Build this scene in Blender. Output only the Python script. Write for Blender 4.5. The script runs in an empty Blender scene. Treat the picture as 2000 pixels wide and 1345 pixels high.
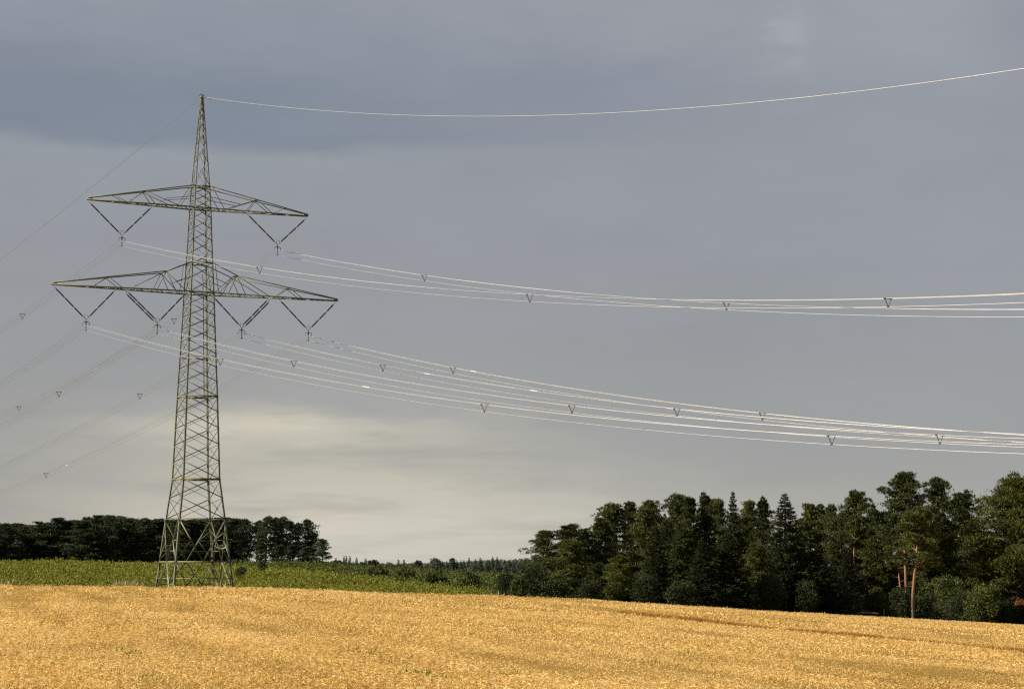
import bpy, math, random
import numpy as np

C = bpy.context.scene.collection
SC = bpy.context.scene
PI = math.pi
rng = np.random.default_rng(11)
random.seed(5)

# ------------------------------------------------------------------ camera
F = 4100.0                       # focal length in pixels of the 2000 px wide photograph
HY = 1104.7
P = math.atan((HY - 672.5) / F)
cp, sp = math.cos(P), math.sin(P)
cam_d = bpy.data.cameras.new('camera'); cam = bpy.data.objects.new('camera', cam_d); C.objects.link(cam)
cam_d.sensor_width = 36; cam_d.lens = F / 2000 * 36
cam_d.clip_start = 0.5; cam_d.clip_end = 20000
cam.rotation_euler = (PI / 2 + P, 0, 0); cam.location = (0, 0, 0)
SC.camera = cam
SC.render.resolution_x = 1024; SC.render.resolution_y = 688

def z_at(py, Y):                 # height of a point at distance Y seen on picture row py
    t = (672.5 - py) / F
    return Y * (sp + t * cp) / (cp - t * sp)
def x_at(px, Y, z=0.0):
    return (px - 1000) / F * (Y * cp + z * sp)

# ------------------------------------------------------------------ terrain
EYE = -1.7
cT = np.array([-3., -.6, -.32, -.244, -.134, -.024, .024, .122, .195, .244, .32, .6, 3.])     # bearing X / Y
cPX = np.array([22, 24, 26, 33, 38, 52, 59, 85, 101, 113, 124, 140, 150.])                     # crest below the horizon, picture rows
cYc = np.array([118, 119, 121, 125, 130, 141, 150, 175, 190, 200, 208, 216, 220.])
def sm(a, b, x):
    t = np.clip((x - a) / (b - a), 0, 1); return t * t * (3 - 2 * t)
def pch(x, xs, ys):              # smooth interpolation: blurred linear interpolation
    o = 0
    for k, w in ((-.03, .1), (-.015, .2), (0, .4), (.015, .2), (.03, .1)):
        o = o + w * np.interp(np.asarray(x, float) + k, xs, ys)
    return o
def crest_t(t): return pch(t, cT, cYc)
def crest_Y(X):
    X = np.asarray(X, float); Y = np.full_like(X, 150.)
    for _ in range(24): Y = .5 * Y + .5 * crest_t(X / Y)
    return Y
def field_z(X, Y):
    X = np.asarray(X, float); Y = np.asarray(Y, float)
    t = X / np.maximum(Y, 30); yc = crest_t(t); g = -pch(t, cT, cPX) / F * yc - .12
    r = np.clip(Y, 0, None) / yc
    z = EYE + (g - EYE) * r ** 1.3
    return z + .03 * np.sin(X * .55 + Y * .21) * np.sin(Y * .33 - X * .12) * np.clip(r * 3, 0, 1) * (1 - sm(.75, .98, r))
def ground_z(X, Y):              # everything beyond the crest of the field
    X = np.asarray(X, float); Y = np.asarray(Y, float)
    yc = crest_Y(X); zc = field_z(X, yc)
    t = np.clip(X / np.maximum(Y, 1), -.32, .32)
    dip = np.interp(t, [-.32, -.2, -.1, 0, .12, .25, .32], [-3.6, -3.7, -4.0, -4.6, -5.6, -7.4, -8])
    hill = np.interp(t, [-.32, -.244, -.1, -.02, .05, .12, .25], [-.6, -.9, -1.9, -4.1, -5.4, -6.5, -8])
    d = Y - yc
    z = zc + (dip - zc) * sm(0, 62, d)
    z = z + (hill - dip) * sm(70, 330, d)
    z = z + (-9.5 - hill) * sm(420, 1250, d)
    return z + .12 * np.sin(X * .23 + 1) * np.sin(Y * .17) * sm(0, 30, d)
def terrain(X, Y):
    return np.where(np.asarray(Y) <= crest_Y(X), field_z(X, Y), ground_z(X, Y))
def hit(px, py):                 # where the sight line through a picture point meets the field
    for Y in np.arange(15, 230, .1):
        z = z_at(py, Y); X = x_at(px, Y, z)
        if Y > crest_Y(X): break
        if z <= field_z(X, Y): return X, Y, z
    return None

# ------------------------------------------------------------------ mesh helpers
class MB:
    """collects vertices and faces and links them as ONE mesh object"""
    def __init__(s): s.v = []; s.f = []; s.n = 0
    def add(s, v, f):
        v = np.asarray(v, float).reshape(-1, 3); s.v.append(v)
        s.f.append(np.asarray(f, np.int64) + s.n); s.n += len(v); return s
    def bar(s, p, q, w, t=None, up=(0, 0, 1)):
        """steel angle from p to q: an L section of leg width w and thickness t"""
        p = np.asarray(p, float); q = np.asarray(q, float); d = q - p; L = np.linalg.norm(d)
        if L < 1e-6: return s
        d /= L; up = np.asarray(up, float)
        a = np.cross(d, up)
        if np.linalg.norm(a) < 1e-3: a = np.cross(d, (1, 0, 0))
        a /= np.linalg.norm(a); b = np.cross(a, d); t = t or w * .22
        prof = [(0, 0), (w, 0), (w, t), (t, t), (t, w), (0, w)]
        o = -w * .35
        ring = [a * (x + o) + b * (y + o) for x, y in prof]
        v = [p + r for r in ring] + [q + r for r in ring]
        f = [(i, (i + 1) % 6, 6 + (i + 1) % 6, 6 + i) for i in range(6)]
        f += [(0, 3, 2, 1), (0, 5, 4, 3), (6, 7, 8, 9), (6, 9, 10, 11)]
        return s.add(v, f)
    def box(s, c, sx, sy, sz, ax=(1, 0, 0), ay=(0, 1, 0), az=(0, 0, 1)):
        c = np.asarray(c, float); ax, ay, az = (np.asarray(k, float) for k in (ax, ay, az))
        v = [c + ax * sx * i + ay * sy * j + az * sz * k for k in (-.5, .5) for j in (-.5, .5) for i in (-.5, .5)]
        return s.add(v, [(0, 2, 3, 1), (4, 5, 7, 6), (0, 1, 5, 4), (2, 6, 7, 3), (0, 4, 6, 2), (1, 3, 7, 5)])
    def tube(s, pts, rad, n=6):
        pts = np.asarray(pts, float); m = len(pts)
        rad = np.broadcast_to(np.asarray(rad, float), (m,))
        tg = np.gradient(pts, axis=0); tg /= np.linalg.norm(tg, axis=1)[:, None] + 1e-12
        ref = np.array([0, 0, 1.]) if abs(tg[0][2]) < .9 else np.array([1., 0, 0])
        a = np.cross(tg, ref); a /= np.linalg.norm(a, axis=1)[:, None] + 1e-12
        b = np.cross(tg, a)
        th = np.arange(n) / n * 2 * PI
        v = pts[:, None] + rad[:, None, None] * (a[:, None] * np.cos(th)[None, :, None] + b[:, None] * np.sin(th)[None, :, None])
        i = np.arange(m - 1)[:, None]; j = np.arange(n)[None]
        f = np.stack([i * n + j, i * n + (j + 1) % n, (i + 1) * n + (j + 1) % n, (i + 1) * n + j], -1).reshape(-1, 4)
        return s.add(v.reshape(-1, 3), f)
    def kites(s, c, d, L, w):
        """many small blades: root c, direction d, length L, width w"""
        N = len(c); r = rng.normal(size=(N, 3))
        sd = np.cross(d, r); sd /= np.linalg.norm(sd, axis=1)[:, None] + 1e-9
        L = np.broadcast_to(L, (N,))[:, None]; w = np.broadcast_to(w, (N,))[:, None]
        m = c + d * L * .45
        v = np.stack([c, m + sd * w / 2, c + d * L, m - sd * w / 2], 1).reshape(-1, 3)
        return s.add(v, np.arange(N * 4).reshape(N, 4))
    def mesh(s, name, mat, smooth=False):
        me = bpy.data.meshes.new(name)
        if s.n == 0: return me
        v = np.concatenate(s.v)
        me.vertices.add(len(v)); me.vertices.foreach_set('co', v.astype(np.float32).ravel())
        fl = []; st = []; k = 0
        for f in s.f:
            if f.ndim == 2:
                fl.append(f.ravel()); st.append(k + np.arange(len(f)) * f.shape[1]); k += f.size
        fl = np.concatenate(fl); st = np.concatenate(st)
        me.loops.add(len(fl)); me.loops.foreach_set('vertex_index', fl.astype(np.int32))
        me.polygons.add(len(st)); me.polygons.foreach_set('loop_start', st.astype(np.int32))
        if smooth: me.polygons.foreach_set('use_smooth', np.ones(len(st), bool))
        me.update(calc_edges=True); me.materials.append(mat)
        return me
    def build(s, name, mat, parent=None, smooth=False):
        return link(name, s.mesh(name, mat, smooth), parent)
def link(name, data, parent=None):
    o = bpy.data.objects.new(name, data); C.objects.link(o)
    if parent: o.parent = parent
    return o
def tag(o, label=None, cat=None, group=None, kind=None):
    if label: o['label'] = label
    if cat: o['category'] = cat
    if group: o['group'] = group
    if kind: o['kind'] = kind
    return o
def empty(name, loc=(0, 0, 0)):
    o = bpy.data.objects.new(name, None); C.objects.link(o); o.location = loc; return o

# ------------------------------------------------------------------ materials
def srgb(r, g, b):
    f = lambda c: c / 12.92 if c <= .04045 else ((c + .055) / 1.055) ** 2.4
    return (f(r / 255), f(g / 255), f(b / 255), 1)
def new_mat(name):
    m = bpy.data.materials.new(name); m.use_nodes = True
    return m, m.node_tree.nodes, m.node_tree.links, m.node_tree.nodes['Principled BSDF']
def ramp(N, stops, interp='LINEAR'):
    r = N.new('ShaderNodeValToRGB'); e = r.color_ramp.elements
    r.color_ramp.interpolation = interp
    while len(e) < len(stops): e.new(0.5)
    for k, (p, c) in zip(e, stops): k.position = p; k.color = c if len(c) == 4 else (*c, 1)
    return r
def noise(N, L, vec, scale, detail=3, rough=.6):
    n = N.new('ShaderNodeTexNoise'); n.inputs['Scale'].default_value = scale
    n.inputs['Detail'].default_value = detail; n.inputs['Roughness'].default_value = rough
    if vec: L.new(vec, n.inputs['Vector'])
    return n
def M(N, L, op, a, b=None, c=None, clamp=False):
    n = N.new('ShaderNodeMath'); n.operation = op; n.use_clamp = clamp
    for i, x in enumerate((a, b, c)):
        if x is None: continue
        if isinstance(x, (int, float)): n.inputs[i].default_value = x
        else: L.new(x, n.inputs[i])
    return n.outputs[0]
def mixc(N, L, fac, a, b, blend='MIX'):
    n = N.new('ShaderNodeMix'); n.data_type = 'RGBA'; n.blend_type = blend
    for i, x in ((0, fac), (6, a), (7, b)):
        if isinstance(x, (int, float)): n.inputs[i].default_value = x
        elif isinstance(x, (tuple, list)): n.inputs[i].default_value = x
        else: L.new(x, n.inputs[i])
    return n.outputs[2]

def foliage_mat(name, stops, nscale=.8, translucent=.22, rough=.65):
    """needles or leaves: colour differs leaf by leaf and in clumps"""
    m, N, L, b = new_mat(name)
    tc = N.new('ShaderNodeTexCoord'); g = N.new('ShaderNodeNewGeometry'); oi = N.new('ShaderNodeObjectInfo')
    n = noise(N, L, tc.outputs['Object'], nscale, 2)
    v = M(N, L, 'MULTIPLY_ADD', g.outputs['Random Per Island'], .55, M(N, L, 'MULTIPLY_ADD', n.outputs[0], .7, -.28))
    v = M(N, L, 'ADD', v, M(N, L, 'MULTIPLY_ADD', oi.outputs['Random'], .3, -.1))
    r = ramp(N, stops); L.new(v, r.inputs[0])
    L.new(r.outputs[0], b.inputs['Base Color']); b.inputs['Roughness'].default_value = rough
    b.inputs['Specular IOR Level'].default_value = .25
    t = N.new('ShaderNodeBsdfTranslucent'); L.new(r.outputs[0], t.inputs['Color'])
    mx = N.new('ShaderNodeMixShader'); mx.inputs[0].default_value = translucent
    L.new(b.outputs[0], mx.inputs[1]); L.new(t.outputs[0], mx.inputs[2])
    L.new(mx.outputs[0], N['Material Output'].inputs['Surface'])
    return m
def plain_mat(name, c1, c2, scale=3, rough=.7, metal=0, bump=0):
    m, N, L, b = new_mat(name)
    tc = N.new('ShaderNodeTexCoord'); n = noise(N, L, tc.outputs['Object'], scale, 4)
    r = ramp(N, [(.3, c1), (.7, c2)]); L.new(n.outputs[0], r.inputs[0]); L.new(r.outputs[0], b.inputs['Base Color'])
    b.inputs['Roughness'].default_value = rough; b.inputs['Metallic'].default_value = metal
    if bump:
        bp = N.new('ShaderNodeBump'); bp.inputs['Strength'].default_value = bump
        L.new(n.outputs[0], bp.inputs['Height']); L.new(bp.outputs[0], b.inputs['Normal'])
    return m

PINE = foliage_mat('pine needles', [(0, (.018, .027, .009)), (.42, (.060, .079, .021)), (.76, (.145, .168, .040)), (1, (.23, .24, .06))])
PINE_LIT = foliage_mat('sunlit pine needles', [(0, (.026, .036, .009)), (.45, (.088, .106, .022)), (.8, (.17, .185, .038)), (1, (.24, .24, .06))])  # pine needles with sunlight put into a brighter colour
SPRUCE = foliage_mat('spruce needles', [(0, (.012, .018, .008)), (.5, (.040, .054, .018)), (1, (.095, .112, .032))])
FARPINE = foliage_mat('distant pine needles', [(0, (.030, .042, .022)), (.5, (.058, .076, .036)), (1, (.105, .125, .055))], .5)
HAZESPR = foliage_mat('hazed conifer needles', [(0, (.065, .085, .068)), (.5, (.105, .135, .10)), (1, (.15, .175, .12))], .3)  # haze put into the colour: paler and bluer needles
LEAF = foliage_mat('hazel leaves', [(0, (.030, .045, .012)), (.5, (.085, .115, .028)), (1, (.17, .20, .055))], .9, .3)
LEAFD = foliage_mat('dark shrub leaves', [(0, (.014, .024, .009)), (.5, (.034, .052, .018)), (1, (.075, .095, .030))], .9, .25)
YOUNG = foliage_mat('young plantation leaves', [(0, (.055, .074, .012)), (.33, (.17, .188, .024)), (.68, (.31, .31, .04)), (1, (.44, .41, .07))], .24, .35)
SCRUB = foliage_mat('scrub leaves', [(0, (.028, .042, .011)), (.4, (.072, .093, .020)), (.75, (.13, .15, .030)), (1, (.20, .21, .045))], .22, .3)
DRY = foliage_mat('dry brown needles', [(0, (.16, .06, .03)), (1, (.42, .19, .10))])
WEED = foliage_mat('weed leaves', [(0, (.20, .20, .025)), (1, (.42, .40, .07))])
PALE = foliage_mat('pale dry stems', [(0, (.30, .28, .12)), (1, (.55, .50, .26))])

def bark_mat():
    m, N, L, b = new_mat('pine bark')
    tc = N.new('ShaderNodeTexCoord'); s = N.new('ShaderNodeSeparateXYZ'); L.new(tc.outputs['Object'], s.inputs[0])
    n = noise(N, L, tc.outputs['Object'], 2.2, 5)
    h = M(N, L, 'MULTIPLY_ADD', n.outputs[0], 6, M(N, L, 'ADD', s.outputs[2], -4.5))
    mp = M(N, L, 'DIVIDE', h, 6, clamp=True)
    r = ramp(N, [(0, (.10, .075, .055)), (.45, (.20, .115, .06)), (1, (.34, .175, .085))]); L.new(mp, r.inputs[0])
    n2 = noise(N, L, tc.outputs['Object'], 9, 3); c = mixc(N, L, .55, r.outputs[0], n2.outputs[0], 'OVERLAY')
    L.new(c, b.inputs['Base Color']); b.inputs['Roughness'].default_value = .85
    bp = N.new('ShaderNodeBump'); bp.inputs['Strength'].default_value = .6; L.new(n.outputs[0], bp.inputs['Height']); L.new(bp.outputs[0], b.inputs['Normal'])
    return m
BARK = bark_mat()
BARKD = plain_mat('brown pine bark', (.060, .042, .030), (.15, .095, .060), 3, .9, 0, .5)
DBARK = plain_mat('dark bark', (.035, .026, .02), (.085, .062, .045), 4, .9, 0, .5)
STEEL = plain_mat('green painted steel', (.105, .111, .066), (.20, .207, .13), 1.3, .55, .15)
BOLT = plain_mat('gusset steel', (.10, .10, .065), (.17, .17, .115), 2, .6, .1)
PORC = plain_mat('brown porcelain', (.030, .018, .014), (.055, .032, .024), 5, .3)
FITT = plain_mat('fitting steel', (.06, .055, .05), (.12, .11, .095), 5, .5, .4)
GALV = plain_mat('galvanised cap', (.10, .095, .085), (.20, .19, .17), 6, .4, .6)
WIRE = plain_mat('aluminium strand', (.33, .335, .345), (.42, .425, .43), .6, .43, .75)
SLEEVE = plain_mat('white sleeve', (.55, .54, .51), (.64, .62, .60), 3, .5)
CONC = plain_mat('concrete', (.30, .29, .27), (.42, .41, .38), 4, .9, 0, .3)
GLINT = plain_mat('white glint', (.80, .76, .70), (.88, .84, .80), 4, .5)
WOOD = plain_mat('weathered wood', (.08, .07, .06), (.16, .14, .12), 6, .9, 0, .4)

# harvest rows run along the dark tramline that crosses the right half of the field
ha = hit(1235, 1200); hb = hit(1990, 1274)
RD = np.array([hb[0] - ha[0], hb[1] - ha[1]]); RD /= np.linalg.norm(RD); RN = np.array([-RD[1], RD[0]])
TRAM = float(np.dot(RN, ha[:2]))
ROT = math.atan2(RD[1], RD[0])
def field_vec(N, L):
    tc = N.new('ShaderNodeNewGeometry'); mp = N.new('ShaderNodeMapping'); mp.vector_type = 'POINT'
    mp.inputs['Rotation'].default_value = (0, 0, -ROT); L.new(tc.outputs['Position'], mp.inputs['Vector'])
    return mp.outputs[0]
def straw_mat(name, stops, isl):
    m, N, L, b = new_mat(name)
    v = field_vec(N, L)
    st = N.new('ShaderNodeMapping'); st.inputs['Scale'].default_value = (.045, .30, 0); L.new(v, st.inputs[0])
    n1 = noise(N, L, st.outputs[0], 1, 4, .65); n2 = noise(N, L, v, 1.3, 3); n3 = noise(N, L, v, 30, 3)
    a = M(N, L, 'MULTIPLY_ADD', n1.outputs[0], .8, M(N, L, 'MULTIPLY_ADD', n2.outputs[0], .5, -.32))
    if isl:
        g = N.new('ShaderNodeNewGeometry'); a = M(N, L, 'ADD', M(N, L, 'MULTIPLY', a, .8), M(N, L, 'MULTIPLY_ADD', g.outputs['Random Per Island'], .6, -.14))
    else:
        a = M(N, L, 'ADD', M(N, L, 'MULTIPLY', a, .7), M(N, L, 'MULTIPLY_ADD', n3.outputs[0], .9, -.3))
    r = ramp(N, stops); L.new(a, r.inputs[0]); L.new(r.outputs[0], b.inputs['Base Color'])
    b.inputs['Roughness'].default_value = .8; b.inputs['Specular IOR Level'].default_value = .12 if isl else 0
    if isl:
        t = N.new('ShaderNodeBsdfTranslucent'); L.new(r.outputs[0], t.inputs['Color'])
        mx = N.new('ShaderNodeMixShader'); mx.inputs[0].default_value = .4
        L.new(b.outputs[0], mx.inputs[1]); L.new(t.outputs[0], mx.inputs[2]); L.new(mx.outputs[0], N['Material Output'].inputs['Surface'])
    else:
        bp = N.new('ShaderNodeBump'); bp.inputs['Strength'].default_value = .9; bp.inputs['Distance'].default_value = .15
        L.new(n3.outputs[0], bp.inputs['Height']); L.new(bp.outputs[0], b.inputs['Normal'])
    return m
SOIL = straw_mat('stubble soil', [(.1, (.20, .12, .035)), (.4, (.46, .295, .09)), (.75, (.70, .49, .17)), (1, (.82, .64, .28))], False)
STRAW = straw_mat('straw', [(.03, (.36, .20, .05)), (.22, (.66, .43, .125)), (.46, (.84, .61, .23)), (.74, (.91, .74, .40)), (1, (.95, .87, .66))], True)
SHADE_STRAW = straw_mat('shaded straw', [(.1, (.22, .11, .028)), (.5, (.44, .25, .065)), (1, (.64, .42, .14))], True)  # shade on the taller stubble put into the straw colour
EARTH = plain_mat('rough grass', (.035, .045, .012), (.08, .09, .024), .4, .9, 0, .4)
EARTH.node_tree.nodes['Principled BSDF'].inputs['Specular IOR Level'].default_value = 0

# ------------------------------------------------------------------ ground sheets
def sheet(name, X, Ys, zf, mat):
    """X: columns, Ys(col) -> rows; one grid"""
    nx = len(X); G = np.stack([Ys(x) for x in X]); ny = G.shape[1]
    XX = np.repeat(X[:, None], ny, 1); Z = zf(XX, G)
    v = np.stack([XX, G, Z], -1).reshape(-1, 3)
    i = np.arange(nx - 1)[:, None]; j = np.arange(ny - 1)[None]
    f = np.stack([i * ny + j, (i + 1) * ny + j, (i + 1) * ny + j + 1, i * ny + j + 1], -1).reshape(-1, 4)
    return MB().add(v, f).build(name, mat, None, True)
Xc = np.concatenate([-np.geomspace(4000, 82, 26), np.arange(-80, 100.1, 1.0), np.geomspace(103, 4000, 26)])
tag(sheet('field', Xc, lambda x: np.concatenate([[-300, -100, -40, -10], np.linspace(0, 1, 151) * crest_Y(x)]), field_z, SOIL), kind='structure')
tag(sheet('ground', Xc, lambda x: crest_Y(x) + np.concatenate([np.arange(0, 80, 2.), np.geomspace(80, 9000, 90)]), ground_z, EARTH), kind='structure')

# ------------------------------------------------------------------ straw and stubble on the field
def unit_(v): return v / (np.linalg.norm(v, axis=-1, keepdims=True) + 1e-9)
def scatter(n, y0, y1, pad=4):
    Y = np.sqrt(rng.uniform(y0 ** 2, y1 ** 2, n)); X = rng.uniform(-1, 1, n) * (Y * .262 + pad)
    k = Y < crest_Y(X) + .6
    return X[k], Y[k]
def vnoise(x, y, s=1.0, seed=0):
    r = np.random.default_rng(seed); o = 0
    for k in range(5):
        a = r.uniform(0, 2 * PI); f = s * r.uniform(.6, 1.6); o = o + np.sin((x * math.cos(a) + y * math.sin(a)) * f + r.uniform(0, 6))
    return o / 5
def gnoise(x, y, seed):             # value noise on a lattice
    r = np.random.default_rng(seed); T = r.uniform(-1, 1, (256, 256))
    xi = np.floor(x).astype(int); yi = np.floor(y).astype(int); fx = x - xi; fy = y - yi
    fx = fx * fx * (3 - 2 * fx); fy = fy * fy * (3 - 2 * fy)
    g = lambda i, j: T[(xi + i) % 256, (yi + j) % 256]
    return (g(0, 0) * (1 - fx) + g(1, 0) * fx) * (1 - fy) + (g(0, 1) * (1 - fx) + g(1, 1) * fx) * fy
mb = MB()
for (n, y0, y1, w, hh) in ((380000, 27, 50, .0095, .062), (360000, 49, 88, .016, .075), (340000, 86, 212, .032, .10)):
    X, Y = scatter(n, y0, y1)
    q = X * RN[0] + Y * RN[1]; a = X * RD[0] + Y * RD[1]
    row = gnoise(a / 5., q / 1.3, 3) * .45 + gnoise(a / 13., q / 3.6, 4) * .55 + gnoise(a / 34., q / 9., 7) * .25 + gnoise(a / .6, q / .6, 5) * .3
    hole = gnoise(a / 1.9, q / 1.7, 8) + .5 * gnoise(a / 9, q / 2.5, 9)
    dens = np.where(hole > .80, .3, .66 + .7 * row + 34 / 100 * np.sin(q * 2 * PI / 2.6 + 1.5 * gnoise(a / 15, q / 6, 10)))
    tram = np.abs(q - TRAM + .25 * vnoise(a * .2, q * .1, 1, 8)) < .55
    k = (rng.uniform(0, 1, len(X)) < np.clip(dens, .06, 1)) & ~tram; row = row[k]
    X, Y, q, a = X[k], Y[k], q[k], a[k]; Nn = len(X)
    Z = terrain(X, Y)
    stand = rng.uniform(0, 1, Nn) < .5
    L_ = hh * rng.uniform(.45, 1.25, Nn) * np.clip(1 + .9 * row, .25, 1.9)
    d = np.stack([rng.normal(0, .33, Nn), rng.normal(0, .33, Nn), np.ones(Nn)], 1)
    fl = np.stack([rng.normal(0, 1, Nn), rng.normal(0, 1, Nn), rng.normal(.18, .22, Nn)], 1)
    d = np.where(stand[:, None], d, fl); d /= np.linalg.norm(d, axis=1)[:, None]
    z0 = np.where(stand, -.01, .03 + rng.uniform(0, .07, Nn))
    L_ = np.where(stand, L_, L_ * 1.15)
    mb.kites(np.stack([X, Y, Z + z0], 1), d, L_, w * rng.uniform(.7, 1.7, Nn))
tag(mb.build('stubble', STRAW), 'golden cut straw and stubble covering the sloping harvested field', 'stubble', kind='stuff')

# taller straw along the tramline; its browner colour stands in for a shaded face
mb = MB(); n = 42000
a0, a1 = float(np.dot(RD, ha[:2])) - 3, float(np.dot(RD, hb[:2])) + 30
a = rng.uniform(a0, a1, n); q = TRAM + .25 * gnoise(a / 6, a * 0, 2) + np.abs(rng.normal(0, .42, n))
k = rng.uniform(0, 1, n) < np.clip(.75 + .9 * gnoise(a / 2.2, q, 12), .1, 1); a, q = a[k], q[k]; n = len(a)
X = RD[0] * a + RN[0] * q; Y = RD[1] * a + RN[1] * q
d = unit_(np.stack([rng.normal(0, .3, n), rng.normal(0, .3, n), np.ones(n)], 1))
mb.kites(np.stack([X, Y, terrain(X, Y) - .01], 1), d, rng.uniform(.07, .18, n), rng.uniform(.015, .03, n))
tag(mb.build('stubble_fringe', SHADE_STRAW), 'shade-toned fringe of taller stubble along the tramline in the right half of the field', 'stubble', kind='stuff')

# weeds growing in the stubble
mb = MB()
for px, py, n, ln in ((px_, py_, int(n_ * .45), ln_) for px_, py_, n_, ln_ in ((925, 1244, 120, 2.2), (1345, 1277, 90, 1.2), (830, 1236, 50, .8), (255, 1281, 260, 3.0), (700, 1275, 200, 2.5), (835, 1324, 220, 1.6),
                      (1180, 1250, 60, 1), (640, 1304, 60, .8), (120, 1293, 50, .5), (1290, 1300, 60, 1.2), (1500, 1258, 50, .7), (1850, 1335, 120, 1.5), (300, 1334, 90, .9), (990, 1322, 80, .8))):
    h = hit(px, py)
    a = rng.normal(0, ln * .55, n); q = rng.normal(0, .13, n)
    X = h[0] + RD[0] * a + RN[0] * q; Y = h[1] + RD[1] * a + RN[1] * q
    d = np.stack([rng.normal(0, .6, n), rng.normal(0, .6, n), np.ones(n)], 1); d /= np.linalg.norm(d, axis=1)[:, None]
    mb.kites(np.stack([X, Y, terrain(X, Y) + .03], 1), d, rng.uniform(.04, .12, n), .025)
tag(mb.build('weeds', WEED), 'green weed tufts scattered among the golden stubble', 'weeds', kind='stuff')
mb = MB()
for px0, px1, n in ((225, 285, 70), (10, 30, 12), (430, 445, 12), (960, 990, 15)):
    px = rng.uniform(px0, px1, n); Xs = x_at(px, 125.); Y = crest_Y(Xs) + rng.uniform(-.8, .8, n); X = px * 0 + (px - 1000) / F * Y
    d = np.stack([rng.normal(0, .3, n), rng.normal(0, .3, n), np.ones(n)], 1); d /= np.linalg.norm(d, axis=1)[:, None]
    mb.kites(np.stack([X, Y, field_z(X, Y)], 1), d, rng.uniform(.2, .55, n), .05)
tag(mb.build('grass', PALE), 'pale dry grass stems standing along the crest of the field', 'grass', kind='stuff')

# ------------------------------------------------------------------ the pylon
PX, PY, TH = -30.08, 200.0, .451
U = np.array([math.cos(TH), math.sin(TH), 0]); V = np.array([-math.sin(TH), math.cos(TH), 0]); ZV = np.array([0, 0, 1.])
def pp(u, v, z): return U * u + V * v + ZV * (z - PZ)
PZ = float(ground_z(PX, PY))
pyl = empty('lattice_pylon', (PX, PY, PZ))
tag(pyl, 'tall green-grey steel lattice pylon with two crossarms behind the stubble field', 'pylon')
zs = [PZ - .1, -2.18, .39, 4.43, 8.17, 16.04, 19.82, 26.0, 28.88, 34.22, 36.37, 45.1]
wsd = [3.30, 2.967, 2.70, 2.28, 1.84, 1.575, 1.42, 1.19, 1.05, .86, .74, .12]
def hw(z): return float(np.interp(z, zs, wsd))
COR = [(-1, -1), (1, -1), (1, 1), (-1, 1)]
def cor(k, z): w = hw(z); return pp(COR[k % 4][0] * w, COR[k % 4][1] * w, z)
for k in range(4):
    m = MB()
    for i in range(len(zs) - 1):
        a, b = cor(k, zs[i]), cor(k, zs[i + 1]); t = i / len(zs)
        # angle section with its corner pointing outwards
        w = .205 - .13 * t
        e1 = -COR[k][0] * U; e2 = -COR[k][1] * V
        th = w * .22
        prof = [(0, 0), (w, 0), (w, th), (th, th), (th, w), (0, w)]
        ring = [e1 * x + e2 * y for x, y in prof]
        m.add([a + r for r in ring] + [b + r for r in ring], [(j, (j + 1) % 6, 6 + (j + 1) % 6, 6 + j) for j in range(6)])
    m.build('leg', STEEL, pyl)
    f = MB(); c = cor(k, PZ); f.box(c + ZV * .05, .9, .9, .8, U, V, ZV); f.build('footing', CONC, pyl)
def lattice(m, z0, z1, n, w, double=False):
    ratio = hw(z1) / hw(z0)
    lv = [z0 + (z1 - z0) * (i / n if abs(1 - ratio) < .02 else (1 - ratio ** (i / n)) / (1 - ratio)) for i in range(n + 1)]
    for k in range(4):
        nrm = [-V, U, V, -U][k]
        for i in range(n):
            m.bar(cor(k, lv[i + 1]), cor(k + 1, lv[i]), w, None, nrm)
            m.bar(cor(k, lv[i]) - nrm * .03, cor(k + 1, lv[i + 1]) - nrm * .03, w * .5, None, nrm)
    return m
def belt(m, z, w, plan=False):
    for k in range(4): m.bar(cor(k, z), cor(k + 1, z), w)
    if plan:
        m.bar(cor(0, z), cor(2, z), w * .7); m.bar(cor(1, z), cor(3, z) - ZV * .05, w * .7)
# base frame: V above and inverted V below the lower belt
m = MB()
zb, zt, z0 = .39, 4.43, PZ
for k in range(4):
    nrm = [-V, U, V, -U][k]
    mid = (cor(k, zb) + cor(k + 1, zb)) / 2
    for e in (k, k + 1):
        t = cor(e, zt); g = cor(e, z0)
        m.bar(t, mid, .11, None, nrm); m.bar(g, mid, .11, None, nrm)
        for fr, zz in ((.5, 2.41), (.75, 1.4)):
            q = t + (mid - t) * fr; m.bar(cor(e, zz), q, .06, None, nrm)
        q5 = t + (mid - t) * .5; m.bar(cor(e, zb), q5, .075, None, nrm); m.bar(cor(e, 3.4), q5, .06, None, nrm)
        q = g + (mid - g) * .5; m.bar(cor(e, (z0 + zb) / 2), q, .06, None, nrm); m.bar(cor(e, zb), q, .07, None, nrm)
    m.bar(t + (mid - t) * .62 if False else (cor(k, zt) + (mid - cor(k, zt)) * .62), cor(k + 1, zt) + (mid - cor(k + 1, zt)) * .62, .055, None, nrm)
belt(m, zb, .12); belt(m, zt, .07, True); belt(m, -1.15, .06)
m.build('base_bracing', STEEL, pyl)
m = MB(); lattice(m, 4.43, 8.17, 2, .082); belt(m, 8.17, .14, True); lattice(m, 8.17, 16.04, 5, .076); belt(m, 16.04, .11, True)
m.build('body_bracing', STEEL, pyl)
m = MB(); lattice(m, 16.04, 26.0, 8, .068); belt(m, 19.82, .07); belt(m, 26.0, .10, True); m.build('body_bracing', STEEL, pyl)
m = MB(); lattice(m, 26.0, 34.22, 7, .062); belt(m, 28.88, .10, True); belt(m, 34.22, .11, True); lattice(m, 34.22, 36.37, 3, .058); belt(m, 36.37, .10, True)
m.build('body_bracing', STEEL, pyl)
m = MB(); lattice(m, 36.37, 44.9, 7, .05); m.build('peak_bracing', STEEL, pyl)
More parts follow.
